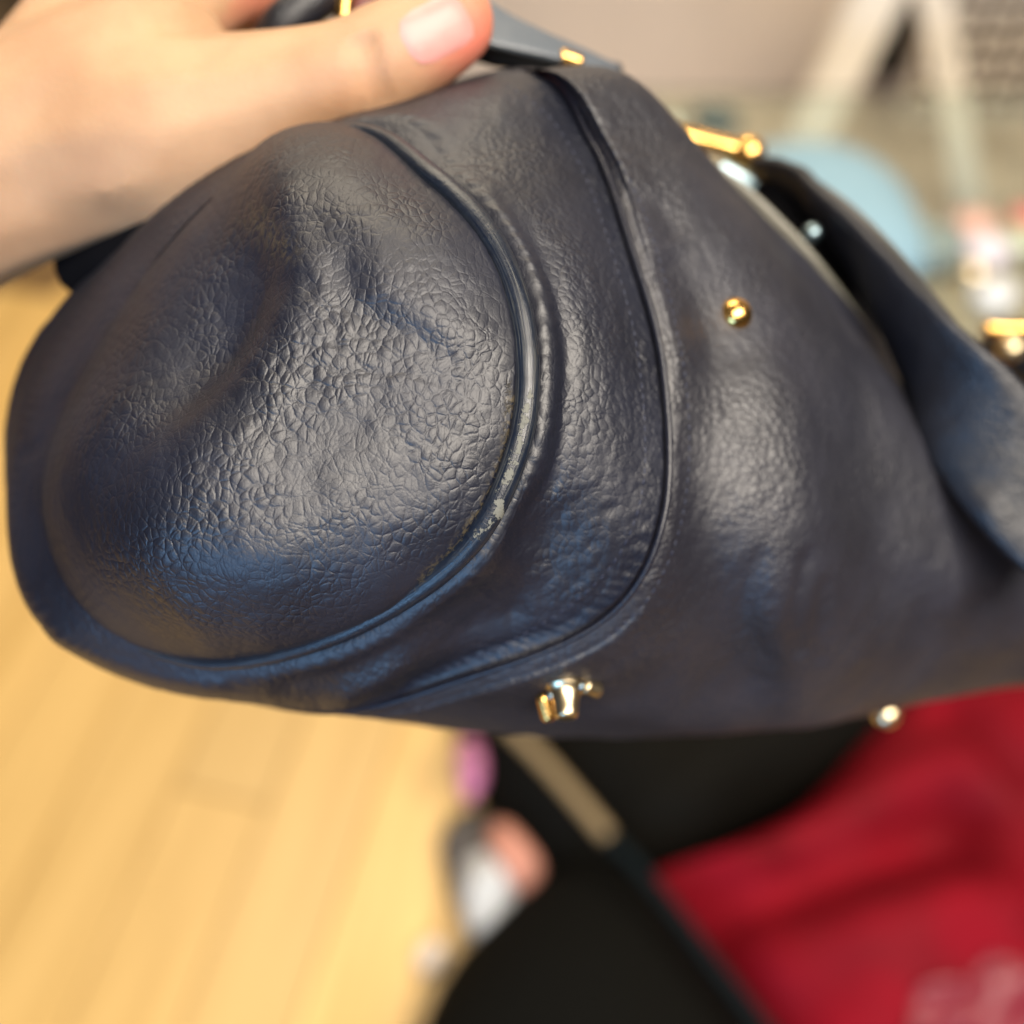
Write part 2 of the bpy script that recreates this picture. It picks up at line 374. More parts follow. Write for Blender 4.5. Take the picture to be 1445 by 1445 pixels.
B4 = px([(1320,570,.36),(1390,650,.35),(1450,730,.343),(1490,800,.34),(1490,870,.34),(1450,930,.345),(1400,975,.355),(1310,965,.39),(1250,900,.46),(1200,800,.47),(1210,700,.47),(1260,620,.43)])
B5 = px([(1500,740,.40),(1550,780,.39),(1590,820,.385),(1620,860,.38),(1620,900,.38),(1590,930,.385),(1540,960,.39),(1480,950,.42),(1430,910,.48),(1400,860,.49),(1400,800,.49),(1440,760,.45)])
for _r, _a in ((RP, (.001,.004,.005)), (RR, (.001,.004,.005)), (RV, (.001,.004,.0045)), (RM, (.001,.0035,.004)), (RS, (.001,.003,.002)), (B0, (.001,.0028,.002)), (B1, (.0005,.0015,.001))):
    _r[5:8, 2] += np.array(_a)*1.6
for _b in (B0, B1, B2, B3, B4, B5):
    _b[:7, 2] = .2205+(_b[:7, 2]-.2205)*.64; _b[7:, 2] = .235+(_b[7:, 2]-.235)*.75
B0[2:6, 2] += .0012; B0[4:6, 2] += .0008; B0[5:8, 2] += (.002, .006, .006)
for _b in (B1, B2, B3, B4):
    _b[4:8, 2] += (.002, .009, .016, .010)
def deeper(Rg, dd, shift=None):
    Q = Rg.copy(); Q[:, 2] += dd
    if shift is not None: Q[:, :2] += shift
    return Q
def loft(rings, counts, nt):
    K = np.array(rings)                                  # (m,12,3)
    t = np.linspace(0, 12, nt, endpoint=False)
    rows = np.stack([cr(k, t, True) for k in K])         # (m,nt,3)
    us = np.concatenate([np.linspace(i, i+1, c, endpoint=False) for i, c in enumerate(counts)]+[[len(rings)-1]])
    G = cr(rows, us, False)
    return U(G[..., 0], G[..., 1], G[..., 2]), us
def flow(G):
    a = np.concatenate([np.zeros((1, G.shape[1])), np.cumsum(np.linalg.norm(np.diff(G, axis=0), axis=2), 0)])
    mid = G[G.shape[0]//2]; l = np.concatenate([[0], np.cumsum(np.linalg.norm(np.diff(mid, axis=0), axis=1))])
    return np.stack([a, np.broadcast_to(l[None], a.shape)], -1).reshape(-1, 2)

HK = np.array([.35,0,0,0,0,0,0,.35,.9,1,1,.9])      # how far the seam is rolled out of sight
dive12 = .0034*(1-HK)+.0004*HK
# end panel
nt = 620; tt = np.linspace(0, 12, nt, endpoint=False)
Pc = cr(RP, tt, True)
pole = np.array([400, 575, .1905]); ns_ = 300
s = np.linspace(0.0002, 1, ns_)**0.8
G = pole+(Pc[None]-pole)*s[:, None, None]
dP = Pc[:, 2][None]; sg = s[:, None]
# pillow profile: nearly flat middle, rolling over toward the seam
G[..., 2] = pole[2]+(dP-pole[2])*(0.30*sg**2+0.70*sg**5)
hidep = np.clip(cr(HK[:, None], tt, True)[:, 0], 0, 1)
G[..., 2] += (0.0042*(1-hidep)+.0006*hidep)[None]*np.clip((sg-0.945)/0.055, 0, 1)**1.7
W = U(G[..., 0], G[..., 1], G[..., 2]); N = -grid_normals(W)
if (N[ns_//2]@FW).mean() > 0: N = -N
end_blobs = [(424,228,60,70,0,4.6),(400,300,70,44,60,2.0),(262,462,140,50,-52,-9.0),(160,540,140,34,-62,4.5),(440,560,150,110,20,-2.6),
             (470,350,80,34,75,-1.6),(575,345,90,50,40,1.6),(360,800,190,60,8,2.0),(640,470,70,26,20,0.7),(560,455,70,26,25,-0.7)]
end_lines = [([(500,432),(560,455),(610,488),(655,515)],15,-0.35),([(500,400),(575,425),(640,462),(690,490)],18,0.3),
             ([(545,500),(620,535),(690,560)],12,-0.25),([(440,260),(452,330),(480,400)],18,-0.2),([(330,330),(380,380),(450,400)],18,-0.4),
             ([(220,840),(330,885),(470,872),(600,812)],24,0.9)]
W0 = W; W = sculpt(W, N, end_blobs, end_lines)
_k = np.clip((tt-6.8)/.8, 0, 1)*np.clip((11.3-tt)/.8, 0, 1)
W = W0+(W-W0)*(1-np.clip((sg-.88)/.12, 0, 1)**1.5*_k[None])[..., None]
flat = W.reshape(-1, 3)
# puckers radiating from the seam, and soft wrinkles over the hide
arc = np.concatenate([[0], np.cumsum(np.linalg.norm(np.diff(W[-1], axis=0), axis=1))])
puck = (np.sin(arc*1500+3*np.sin(arc*310))+0.6*np.sin(arc*2300+2*np.sin(arc*190)+1))[None]*np.exp(-((1-sg)/0.075)**2)*0.00011
wr = vnoise(flat*np.array([1, .6, .6]), 170, 1).reshape(W.shape[:2])*0.00030+vnoise(flat, 340, 2).reshape(W.shape[:2])*0.00014
rid = 1-np.abs(vnoise(flat+vnoise(flat, 90, 5)[:, None]*0.004, 120, 3).reshape(W.shape[:2]))*2
xx, yy, dd_ = proj(flat); xx = xx.reshape(W.shape[:2]); yy = yy.reshape(W.shape[:2])
wmask = np.exp(-0.5*(((xx-330)/130)**2+((yy-440)/110)**2))+0.9*np.exp(-0.5*(((xx-590)/110)**2+((yy-470)/70)**2))+0.25
fade = np.clip(1-sg, 0, 1)**0.3
W = W+N*((wr+puck-np.clip(rid-0.55, 0, 1)*0.00035*wmask)*fade)[..., None]
near = np.broadcast_to(np.exp(-((1-sg)/0.10)**2), W.shape[:2])
dist_, _ = seg_dist(xx, yy, [(722,560),(712,640),(690,700),(640,775),(600,815)])
dirt = np.exp(-(dist_/7.0)**2)*1.0
dst2, _ = seg_dist(xx, yy, [(360,310),(390,340),(400,350)])
dirt = dirt+np.exp(-(dst2/24.0)**2)*0.55
mesh('end_panel', W.reshape(-1, 3), grid_faces(ns_, nt)[:, ::-1], M_end, BAG, uv=flow(W), attrs={'nearseam': near.ravel(), 'dirt': dirt.ravel()})
END_W = W

# piping round the end panel
pr = 0.00232
hide = hidep
Pq = Pc.copy(); Pq[:, 2] += 0.0050*hide-0.0002
rad = pr*(1-0.93*hide)*(1-0.15*np.exp(-((tt-6.5)/1.5)**2))
Pw = U(Pq[:, 0], Pq[:, 1], Pq[:, 2])
rad = rad*(1+0.03*vnoise(Pw, 300, 4))
V, fc, uv = tube_geo(Pw, rad, 28, closed=True)
x, y, d = proj(V)
dw = [(733,628,14,9),(716,676,14,10),(700,722,16,9),(672,758,10,8),(742,582,16,7),(737,600,26,12),(722,652,24,15),(706,700,26,13),(690,735,16,8),(708,724,14,8),(748,560,20,8),(680,745,12,8)]
wear = sum(np.exp(-0.5*(((x-a)/(c_*0.45))**2+((y-b_)/(a_*0.62))**2)) for a, b_, a_, c_ in dw)
streak_zone = np.clip(np.exp(-0.5*((y-520)/110)**2)*(x > 690)+0.15, 0, 1)  # where paler streaks run along the right side of the piping
pipe = mesh('piping', V, fc, M_pipe, BAG, uv=uv, attrs={'wear': np.clip(wear, 0, 1.1), 'streak_zone': streak_zone})

# gusset panel between the two seams
W, us = loft([deeper(RP, dive12), RR, RV, RM, deeper(RS, .0002, 14*(RM-RS)[:, :2]/np.linalg.norm((RM-RS)[:, :2], axis=1, keepdims=True)), deeper(RS, .0020)], [34, 30, 46, 56, 14], 700)
N = grid_normals(W)
mid = N[:, 175]
if (mid@FW).mean() > 0: N = -N
g_blobs = [(772,765,44,50,0,-3.5),(725,885,90,46,-28,-4.5),(860,690,40,110,3,1.0),(835,480,34,120,-8,1.0),(640,905,60,26,-25,-3.0),(740,170,60,40,50,1.6),(620,205,50,24,40,-1.4)]
g_lines = [([(700,262),(760,350),(790,440),(799,520),(795,600),(782,680),(752,740)],8,-0.9),([(450,1000),(540,955),(610,915),(690,860)],13,1.6),([(380,975),(480,950),(570,915)],10,-0.8),([(560,985),(660,940),(760,880)],14,-1.2),
           
           ([(60,880),(120,930),(230,965),(330,972)],10,0.9),([(30,650),(90,606),(116,549),(138,488),(172,422)],8,-1.0),([(320,300),(190,420),(60,590)],20,1.3)]
um = us[:, None]; W0 = W; W = sculpt(W, N, g_blobs, g_lines)
W = W0+(W-W0)*(np.clip((um-.1)/.7, 0, 1)*np.clip((5-um)/1.1, 0, 1))[..., None]
flat = W.reshape(-1, 3); sh = W.shape[:2]
um = us[:, None]
arc = np.concatenate([[0], np.cumsum(np.linalg.norm(np.diff(W[60], axis=0), axis=1))])[None]
x, y, _ = proj(flat); x = x.reshape(sh); y = y.reshape(sh)
low = np.exp(-0.5*(((x-850)/60)**2+((y-770)/110)**2))
puck = np.sin(arc*1700+2*np.sin(arc*260))*np.exp(-((um-1.0)/0.22)**2)*0.00010+np.sin(arc*2100+2*np.sin(arc*300))*np.exp(-((um-4.0)/0.35)**2)*0.00010
wrv = vnoise(flat*np.array([1.5, .55, .55]), 300, 8).reshape(sh)*0.00013*np.clip((um-1.3), 0, 1)+vnoise(flat, 520, 9).reshape(sh)*(0.00008+0.00012*low)
W = W+N*(puck+wrv)[..., None]
near = np.clip(np.exp(-((um-1.0)/0.7)**2), 0, 1)*np.ones(sh)
dg, _ = seg_dist(x, y, [(770,600),(740,700)])
gus = mesh('gusset_panel', W.reshape(-1, 3), grid_faces(len(us), 700)[:, ::-1], M_gus, BAG, uv=flow(W), attrs={'nearseam': near.ravel(), 'dirt': 0*x.ravel()})
GUS_W = W

# front and body panel
B0b = B0.copy()
W, us = loft([deeper(RS, .0018, (2, 0)), deeper((RS+B0)/2, .0001), B0, B1, B2, B3, B4, B5], [14, 12, 44, 60, 50, 30, 14], 640)
N = grid_normals(W)
if (N[80, 160]@FW) > 0: N = -N
b_blobs = [(1105,680,150,74,76,6.5),(1000,640,150,40,84,-3.0),(1095,870,90,34,74,2.4),(1030,870,90,24,72,-1.6),(965,520,70,22,75,0.6),
           (1010,500,60,24,80,-1.5),(1240,720,130,60,60,-4.0),(1010,330,80,34,58,1.4),(1180,520,90,30,60,-1.2),(1330,820,80,30,60,2.2),(950,960,90,26,-10,-1.0),(930,265,60,26,60,-0.8)]
b_lines = [([(1120,760),(1105,850),(1120,920)],10,-0.9),([(1060,760),(1050,860),(1085,940)],9,-0.7),([(1150,800),(1140,880),(1150,930)],10,-0.6),
           ([(940,350),(1000,440),(1060,520)],26,-0.8),([(880,270),(930,290),(960,340)],12,-0.6)]
W = sculpt(W, N, b_blobs, b_lines)
flat = W.reshape(-1, 3); sh = W.shape[:2]; um = us[:, None]
arc = np.concatenate([[0], np.cumsum(np.linalg.norm(np.diff(W[20], axis=0), axis=1))])[None]
puck = (np.sin(arc*1900+2*np.sin(arc*240))+.5*np.sin(arc*3100))*np.exp(-((um-1.7)/0.45)**2)*0.00006
wrv = vnoise(flat*np.array([1, .6, .6]), 110, 12).reshape(sh)*0.0004*np.clip(um-2, 0, 1)+vnoise(flat, 380, 13).reshape(sh)*0.00012
W = W+N*(puck+wrv)[..., None]
V = W.reshape(-1, 3); fc = grid_faces(len(us), 640)[:, ::-1]
body = mesh('front_panel', V, fc, M_front, BAG)
c = W[-1].mean(0)
mesh('far_end_panel', np.vstack([W[-1], c[None]]), [(j, (j+1) % 640, 640) for j in range(640)], M_front, BAG)
BODY_W = W

def bvh_of(W, closed=True):
    f = grid_faces(W.shape[0], W.shape[1])
    return BVHTree.FromPolygons([tuple(v) for v in W.reshape(-1, 3)], [tuple(q) for q in f])
T_body, T_gus = bvh_of(BODY_W), bvh_of(GUS_W)
def hit(tree, px_, py_):
    dr = FW+(px_-722.5)/F*RT+(722.5-py_)/F*UP; dr = dr/np.linalg.norm(dr)
    loc, n, _, _ = tree.ray_cast(Vector(CAM), Vector(dr))
    if loc is None: return None, None
    n = np.array(n); n = -n if n@dr > 0 else n
    return np.array(loc), n

# second seam welt
Sc = cr(RS, tt, True); Q = Sc.copy(); Q[:, 0] += 5; Q[:, 2] += 0.0003
Qw = U(Q[:, 0], Q[:, 1], Q[:, 2])
V, fc, uv = tube_geo(Qw, 0.00072*(1+0.06*vnoise(Qw, 500, 3)), 14, closed=True)
mesh('seam_welt', V, fc, M_welt, BAG)

# stitches either side of the second seam: small thread capsules in one part each
def stitches(name, tree, path, step=15, ln=9, r=0.00022, sink=0.00006):
    P = spline(path, 400); L = np.concatenate([[0], np.cumsum(np.hypot(*np.diff(P, axis=0).T))])
    Vs, Fs, b = [], [], 0
    for s0 in np.arange(0, L[-1]-ln, step):
        pts = []
        for q in np.linspace(s0, s0+ln, 4):
            p, n = hit(tree, np.interp(q, L, P[:, 0]), np.interp(q, L, P[:, 1]))
            if p is None: break
            pts.append(p-n*sink)
        if len(pts) < 4: continue
        pts = spline(pts, 7); v, f, _ = tube_geo(pts, round_ends(7, r, .3), 6)
        Vs.append(v); Fs += [tuple(i+b for i in q) for q in f]; b += len(v)
    if Vs: mesh(name, np.vstack(Vs), Fs, M_thread, BAG, kind='stuff')
stitches('stitching', T_gus, [(712,118),(775,165),(822,240),(862,350),(895,470),(910,600),(905,700),(872,785),(810,850),(720,905),(620,950)])
stitches('stitching', T_body, [(790,118),(850,190),(905,290),(945,420),(968,540),(972,660),(955,760),(915,845),(850,905)])

# lint caught in the groove by the piping
Vs, Fs, b = [], [], 0
T_end = bvh_of(END_W)
gp = spline([(716,540),(716,600),(707,655),(685,710),(655,755),(618,797),(590,822)], 200)
for k in range(240):
    g = gp[int(rng.integers(0, 200))]+rng.normal(0, 2.2, 2)-np.array([0, 0])
    p, n = hit(T_end, *g)
    if p is None: continue
    a = rng.uniform(0, 2*math.pi); l = rng.uniform(.0003, .0011)
    dv = (RT*math.cos(a)+UP*math.sin(a))*l
    pts = spline([p+n*.0001, p+dv*.5+n*rng.uniform(.0001, .0005), p+dv+n*.0001], 6)
    v, f, _ = tube_geo(pts, np.full(6, rng.uniform(.00002, .00004)), 4)
    Vs.append(v); Fs += [tuple(i+b for i in q) for q in f]; b += len(v)
mesh('lint', np.vstack(Vs), Fs, M_lint, BAG, kind='stuff')

# studs and feet
def basis(n):
    a = np.cross(n, [0, 0, 1.0]); a /= np.linalg.norm(a); return a, np.cross(n, a)
def dome(name, p, n, r, h, mat, label=None):
    a, b = basis(n); prof = [(0, h), (.25, .97*h), (.5, .85*h), (.75, .62*h), (.92, .33*h), (1.0, .08*h), (1.0, -.05*h), (.8, -.3*h)]
    prof = spline(prof, 24); V = []; nv = 32
    for rr, hh in prof:
        for j in range(nv):
            t = 2*math.pi*j/nv; V.append(p+a*(max(rr, .01)*r*math.cos(t))+b*(max(rr, .01)*r*math.sin(t))+n*hh)
    fc = [tuple(q) for q in grid_faces(24, nv)]+[tuple(range(nv))]
    return mesh(name, V, fc, mat, BAG, label=label)
p, n = hit(T_body, 1040, 442); dome('stud', p, n, 0.0036, 0.0026, M_gold)
def foot(px_, py_, d, n, r, h, mat, base=True):
    n = np.array(n, float); n /= np.linalg.norm(n); p = U(px_, py_, d); a, b = basis(n)
    prof = spline([(0.01, h), (.45, h*.98), (.62, h*.86), (.70, h*.5), (.85, h*.2), (1.05, h*.05), (1.1, 0), (1.0, -h*.15)], 26); nv = 28; V = []
    for rr, hh in prof:
        for j in range(nv):
            t = 2*math.pi*j/nv; V.append(p+a*(rr*r*math.cos(t))+b*(rr*r*math.sin(t))+n*hh)
    mesh('foot', V, [tuple(q) for q in grid_faces(26, nv)]+[tuple(range(nv))], mat, BAG)
dn = -UP*0.75-FW*0.25
_d = lambda a, b: float(proj(hit(T_body, a, b)[0])[2])
foot(797, 970, _d(797, 970)-.0005, -UP*0.8-FW*0.45+RT*.02, .0040, .0070, M_palegold)
# side screws with their steel collars next to the foot
def screw(p0, p1, r, mat, name):
    P = spline([p0, (np.array(p0)+p1)/2, p1], 16); v, f, _ = tube_geo(P, round_ends(16, r, .2), 18); mesh(name, v, f, mat, BAG)
screw(U(764, 978, _d(764, 978)-.001), U(776, 1018, _d(764, 978)-.0005), .0015, M_gold, 'screw')
screw(U(822, 966, _d(822, 966)-.001), U(846, 976, _d(840, 970)-.0012), .0017, M_palegold, 'screw')
v, f = ellipsoid(U(777, 981, _d(777, 981)-.004), np.array([RT, UP, -FW])*.00105); mesh('rivet', v, f, M_silver, BAG)
v, f = ellipsoid(U(820, 968, _d(820, 968)-.0035), np.array([RT, UP, -FW])*.00095); mesh('rivet', v, f, M_silver, BAG)
v, f = ellipsoid(U(1251, 1007, .312), np.array([RT*.0039, UP*.0041, -FW*.0035])); mesh('foot', v, f, M_palegold, BAG)

# ---- straps: a band with real thickness
def band(name, path, wvec, width, thick, mat, n=90, parent=BAG, edge_mat=None, wav=0.0):
    """path (k,3) world, wvec (k,3) direction of the width, width (k) metres"""
    P = spline(path, n); Wd = spline(wvec, n); Wd /= np.linalg.norm(Wd, axis=1, keepdims=True)
    wd = spline(np.array(width, float)[:, None], n)[:, 0]
    T = np.gradient(P, axis=0); T /= np.linalg.norm(T, axis=1, keepdims=True)
    Nn = np.cross(T, Wd); Nn /= np.linalg.norm(Nn, axis=1, keepdims=True)
    th = np.linspace(0, 2*math.pi, 28, endpoint=False); e = 0.28
    cs, sn = np.sign(np.cos(th))*np.abs(np.cos(th))**e, np.sign(np.sin(th))*np.abs(np.sin(th))**0.6
    V = P[:, None]+Wd[:, None]*(wd[:, None, None]/2*cs[None, :, None])+Nn[:, None]*(thick/2*sn[None, :, None])
    V = V.reshape(-1, 3); V = V+wav*vnoise(V, 120, 6)[:, None]*np.repeat(Nn, 28, 0)
    fc = [tuple(q) for q in grid_faces(n, 28)]+[tuple(range(28))[::-1], tuple((n-1)*28+j for j in range(28))]
    o = mesh(name, V, fc, mat, parent)
    if edge_mat is not None:
        E = P+Wd*(wd[:, None]/2); v, f, _ = tube_geo(E, thick*.46, 12); mesh('edge_trim', v, f, edge_mat, parent)
        E = P-Wd*(wd[:, None]/2); v, f, _ = tube_geo(E, thick*.46, 12); mesh('edge_trim', v, f, edge_mat, parent)
    return o
# handle tab above the gusset, lying away from the thumb
pa = np.array([U(590, -18, .258), U(680, 30, .258), U(760, 62, .261), (U(830, 86, .266)), U(872, 98, .271)])
band('handle_tab', pa, np.array([UP*.9+RT*.2+FW*.45]*5), [.017, .0135, .0085, .005, .002], .0022, simple('tab_leather_sheen', (0.07, 0.085, 0.105), 0.45, spec=.9, bump=.0002, bs=300), wav=.0003)  # pale base colour paints in the sheen of the light
screw(U(788, 78, .262), U(822, 90, .264), .0019, M_gold, 'tab_stud')
screw(U(868, 118, .285), U(885, 150, .288), .0022, M_gold, 'ring')
v, f, _ = tube_geo(U(*np.array([(650, 62, .268), (700, 78, .268), (780, 92, .270), (850, 98, .273), (872, 99, .276)]).T), [.003, .0028, .0026, .0023, .0018], 14)
mesh('tab_underside', v, f, M_black, BAG)

# flat belt lying along the front
path = U(*np.array([(985,232,.280),(1035,270,.280),(1090,322,.281),(1145,378,.283),(1205,450,.287),(1270,545,.294),(1345,650,.302),(1450,760,.312)]).T)
wv = np.array([RT*.45+UP*.55-FW*.55]*8)
band('belt', path, wv, [.005, .0065, .007, .006, .0045, .004, .004, .004], .0022, simple('belt_leather', (.13, .125, .10), .38, spec=.9, bump=.0002, bs=300), wav=.0002)
# the carrying handle: wide dark band arching over the belt
hp = np.array([(1068,240,.305),(1115,262,.298),(1175,320,.288),(1240,400,.277),(1310,500,.268),(1380,600,.263),(1460,700,.262),(1560,800,.264)])
path = U(*hp.T)
Th = np.gradient(path, axis=0)
nv_ = np.array([-FW*.25-UP*.75-RT*.5]*4+[-FW*.35-UP*.6-RT*.5, -FW*.7-UP*.15-RT*.4, -FW*.9+UP*.1-RT*.25, -FW*.9+UP*.2])
wv = np.cross(nv_, Th); wv /= np.linalg.norm(wv, axis=1, keepdims=True)
M_strap = leather('strap_hide', scale=700, dist=0.00008, rough=0.4, col=(0.004, 0.005, 0.010), spec=.55)
def oval(name, path, wvec, wd, th_, mat, n=150, ns=36):
    P = spline(path, n); Wd = spline(wvec, n); T = np.gradient(P, axis=0); T /= np.linalg.norm(T, axis=1, keepdims=True)
    Wd = Wd-T*(Wd*T).sum(1, keepdims=True); Wd /= np.linalg.norm(Wd, axis=1, keepdims=True); Nn = np.cross(T, Wd)
    a = spline(np.array(wd)[:, None], n); b = spline(np.array(th_)[:, None], n); th = np.linspace(0, 2*math.pi, ns, endpoint=False)
    cs = np.sign(np.cos(th))*np.abs(np.cos(th))**.7; sn = np.sign(np.sin(th))*np.abs(np.sin(th))**.8
    V = P[:, None]+Wd[:, None]*(a[:, None]/2*cs[None, :, None])+Nn[:, None]*(b[:, None]/2*sn[None, :, None]); V = V.reshape(-1, 3)
    V = V+(vnoise(V, 90, 6)*.0007+vnoise(V, 220, 7)*.0003)[:, None]*np.repeat(Nn, ns, 0)
    fc = [tuple(q) for q in grid_faces(n, ns)]+[tuple(range(ns))[::-1], tuple((n-1)*ns+j for j in range(ns))]
    return mesh(name, V, fc, mat, BAG)
wd = np.array([.0095, .0165, .021, .024, .0265, .0275, .029, .029])
oval('handle', path, wv, wd, [.004, .005, .006, .006, .0065, .007, .0075, .0075], M_strap)
E = spline(U(*np.array([(1066,232,.303),(1118,243,.296),(1190,288,.286),(1262,358,.275),(1338,452,.266),(1405,545,.261),(1475,640,.260),(1560,740,.262)]).T), 120); v, f, _ = tube_geo(E, .0013, 14); mesh('edge_trim', v, f, M_edge, BAG)
# black inner lining, also painting the shade in the gap between belt and handle
v, f, _ = tube_geo(spline(U(*np.array([(1085,268,.308),(1120,330,.300),(1180,420,.298),(1250,520,.300),(1330,625,.304),(1440,740,.31)]).T), 80), .0052, 14); mesh('handle_lining_shade', v, f, M_lining_shade, BAG)
v, f = ellipsoid(U(1146, 329, .2800), np.array([RT, UP, -FW])*.0026); mesh('rivet', v, f, M_silver, BAG)
v, f, _ = tube_geo(spline(U(*np.array([(112,380,.268),(135,372,.264),(175,358,.258),(240,325,.252),(320,278,.250)]).T), 40), .0068, 14); mesh('handle', v, f, M_lining_shade, BAG, label='black tube standing in for the shade under the wrist')  # tube added for the shadow between wrist and bag, not a real handle
v, f, _ = tube_geo(spline(U(*np.array([(375,75,.268),(398,38,.262),(432,8,.262),(480,-25,.264)]).T), 30), .0052, 16); mesh('handle', v, f, M_strap, BAG)
v, f, _ = tube_geo(spline(U(*np.array([(484,30,.262),(486,5,.262),(490,-30,.262)]).T), 12), .0022, 16); mesh('ring', v, f, M_gold, BAG)
v, f, _ = tube_geo(spline(U(*np.array([(500,30,.27),(520,0,.27),(560,-40,.27)]).T), 12), .004, 16); mesh('tag', v, f, simple('dark_red_leather', (.10,.012,.008), .5), BAG)
# gold bar with ball ends carrying the handle
v, f, _ = tube_geo(spline(U(*np.array([(925,180,.315),(975,194,.315),(1030,208,.314),(1058,216,.314)]).T), 24), .0030, 20); mesh('buckle_bar', v, f, M_gold, BAG)
v, f = ellipsoid(U(1056, 216, .314), np.array([RT, UP, -FW])*.0050); mesh('buckle_ball', v, f, M_gold, BAG)
v, f = ellipsoid(U(936, 190, .316), np.array([RT, UP, -FW])*.0036); mesh('buckle_ball', v, f, M_gold, BAG)
v, f, _ = tube_geo(spline(U(*np.array([(1015,236,.317),(1035,246,.317),(1056,262,.317)]).T), 16), .0034, 16); mesh('buckle_sleeve', v, f, M_silver, BAG)
v, f, _ = tube_geo(spline(U(*np.array([(1390,462,.36),(1430,464,.36),(1480,462,.36)]).T), 16), .0024, 16); mesh('buckle_bar', v, f, M_gold, BAG)
v, f = ellipsoid(U(1426, 491, .355), np.array([RT, UP, -FW])*.0042); mesh('buckle_ball', v, f, M_palegold, BAG)
v, f, _ = tube_geo(spline(U(*np.array([(1395,478,.37),(1440,500,.37),(1500,560,.36)]).T), 16), .008, 16); mesh('far_tab', v, f, M_black, BAG)

# ------------------------------------------------------------------ hand
def skin_mat():
    t = NT('skin'); b = t.b; tc = t.node('ShaderNodeTexCoord')
    nz = t.node('ShaderNodeTexNoise', i_Scale=45.0, i_Detail=4.0); t.link(tc.outputs['Object'], nz.inputs['Vector'])
    c = t.mix(t.ramp(nz.outputs[0], 0.3, 0.7), (0.34, 0.200, 0.115), (0.41, 0.255, 0.150))
    red = t.node('ShaderNodeAttribute', attribute_name='flush')
    c = t.mix(red.outputs['Fac'], c, (0.60, 0.16, 0.11))
    t.link(c, b.inputs['Base Color']); b.inputs['Roughness'].default_value = 0.58; b.inputs['Specular IOR Level'].default_value = .3
    b.inputs['Subsurface Weight'].default_value = 0.25; b.inputs['Subsurface Radius'].default_value = (.01, .004, .002); b.inputs['Subsurface Scale'].default_value = 0.4
    n2 = t.node('ShaderNodeTexVoronoi', i_Scale=900.0); t.link(tc.outputs['Object'], n2.inputs['Vector'])
    bp = t.node('ShaderNodeBump', i_Strength=0.4, i_Distance=0.00015); t.link(n2.outputs[0], bp.inputs['Height']); t.link(bp.outputs[0], b.inputs['Normal'])
    return t.m
M_skin = skin_mat()
def chain(pts):
    """pts: (px,py,depth,radius m) joints -> dense spheres"""
    pts = np.array(pts, float); P = U(pts[:, 0], pts[:, 1], pts[:, 2]); out = []
    Q = np.column_stack([P, pts[:, 3]]); Q = spline(Q, (len(pts)-1)*9+1); return Q
chains = [
 chain([(-620,470,.30,.033),(-300,370,.275,.029),(-60,262,.258,.0250),(110,170,.254,.0235),(215,120,.255,.022)]),
 chain([(-620,520,.30,.030),(-300,410,.272,.027),(-60,300,.256,.0190),(90,250,.253,.0170),(200,222,.250,.0165)]),
 chain([(90,215,.252,.0200),(215,185,.249,.0215),(320,158,.247,.0172),(430,122,.2445,.0131),(500,102,.2425,.0119),(545,84,.2420,.0123),(600,54,.2420,.0113),(640,32,.2425,.0098)]),
 chain([(60,150,.262,.018),(200,40,.266,.0155),(315,-30,.270,.0120),(368,-6,.280,.0092),(400,60,.288,.0085),(430,120,.290,.0078)]),
 chain([(60,150,.262,.018),(160,0,.272,.015),(250,-90,.276,.0118),(310,-90,.290,.0095),(350,-20,.300,.0088),(370,60,.302,.008)]),
 chain([(40,180,.266,.016),(160,10,.278,.013),(200,-120,.284,.0112),(240,-120,.300,.0092),(280,-40,.310,.0085),(300,40,.312,.0078)]),
 chain([(20,200,.268,.016),(130,40,.284,.013),(160,-120,.292,.0100),(160,-130,.308,.0082),(205,-60,.318,.0075),(225,20,.320,.007)]),
]
bm = bmesh.new()
for Q in chains:
    for q in Q:
        ret = bmesh.ops.create_icosphere(bm, subdivisions=2, radius=q[3], matrix=Matrix.Translation(Vector(q[:3])))
me = bpy.data.meshes.new('hand_tmp'); bm.to_mesh(me); bm.free()
tmp = bpy.data.objects.new('hand_tmp', me); COL.objects.link(tmp)
m = tmp.modifiers.new('r', 'REMESH'); m.mode = 'VOXEL'; m.voxel_size = 0.0016
m = tmp.modifiers.new('s', 'SMOOTH'); m.factor = 0.5; m.iterations = 14
dg = bpy.context.evaluated_depsgraph_get(); ev = tmp.evaluated_get(dg); em = ev.to_mesh()
V = np.empty(len(em.vertices)*3); em.vertices.foreach_get('co', V); V = V.reshape(-1, 3)
Fc = [tuple(p.vertices) for p in em.polygons]; ev.to_mesh_clear()
bpy.data.objects.remove(tmp); bpy.data.meshes.remove(me)
N_ = np.zeros_like(V)
x, y, d = proj(V)
# knuckle creases across the thumb joint
for (ax_, ay_, bx_, by_, w_, am) in [(508,60,528,150,6,-.0017),(522,55,545,140,6,-.0014),(494,68,510,150,7,-.0008),(440,60,455,170,12,.0003)]:
    dd, fr = seg_dist(x, y, [(ax_, ay_), (bx_, by_)])
    V = V-FW[None]*(am*np.exp(-0.5*(dd/w_)**2)*(d < .256))[:, None]
tip = np.exp(-0.5*((np.hypot(x-668, y-55)/46)**2))*(d < .26)
und = np.exp(-0.5*(((x-372)/40)**2+((y-10)/40)**2))*(d > .262)
flush = np.clip(tip*.9+und*.6+0.10*np.exp(-0.5*((np.hypot(x-510, y-110)/50)**2)), 0, 1)
HAND = mesh('person', V, Fc, M_skin, label='bare left forearm and hand gripping the top of the navy handbag with its thumb', cat='person', attrs={'flush': flush})
T_hand = BVHTree.FromPolygons([tuple(v) for v in V], Fc)
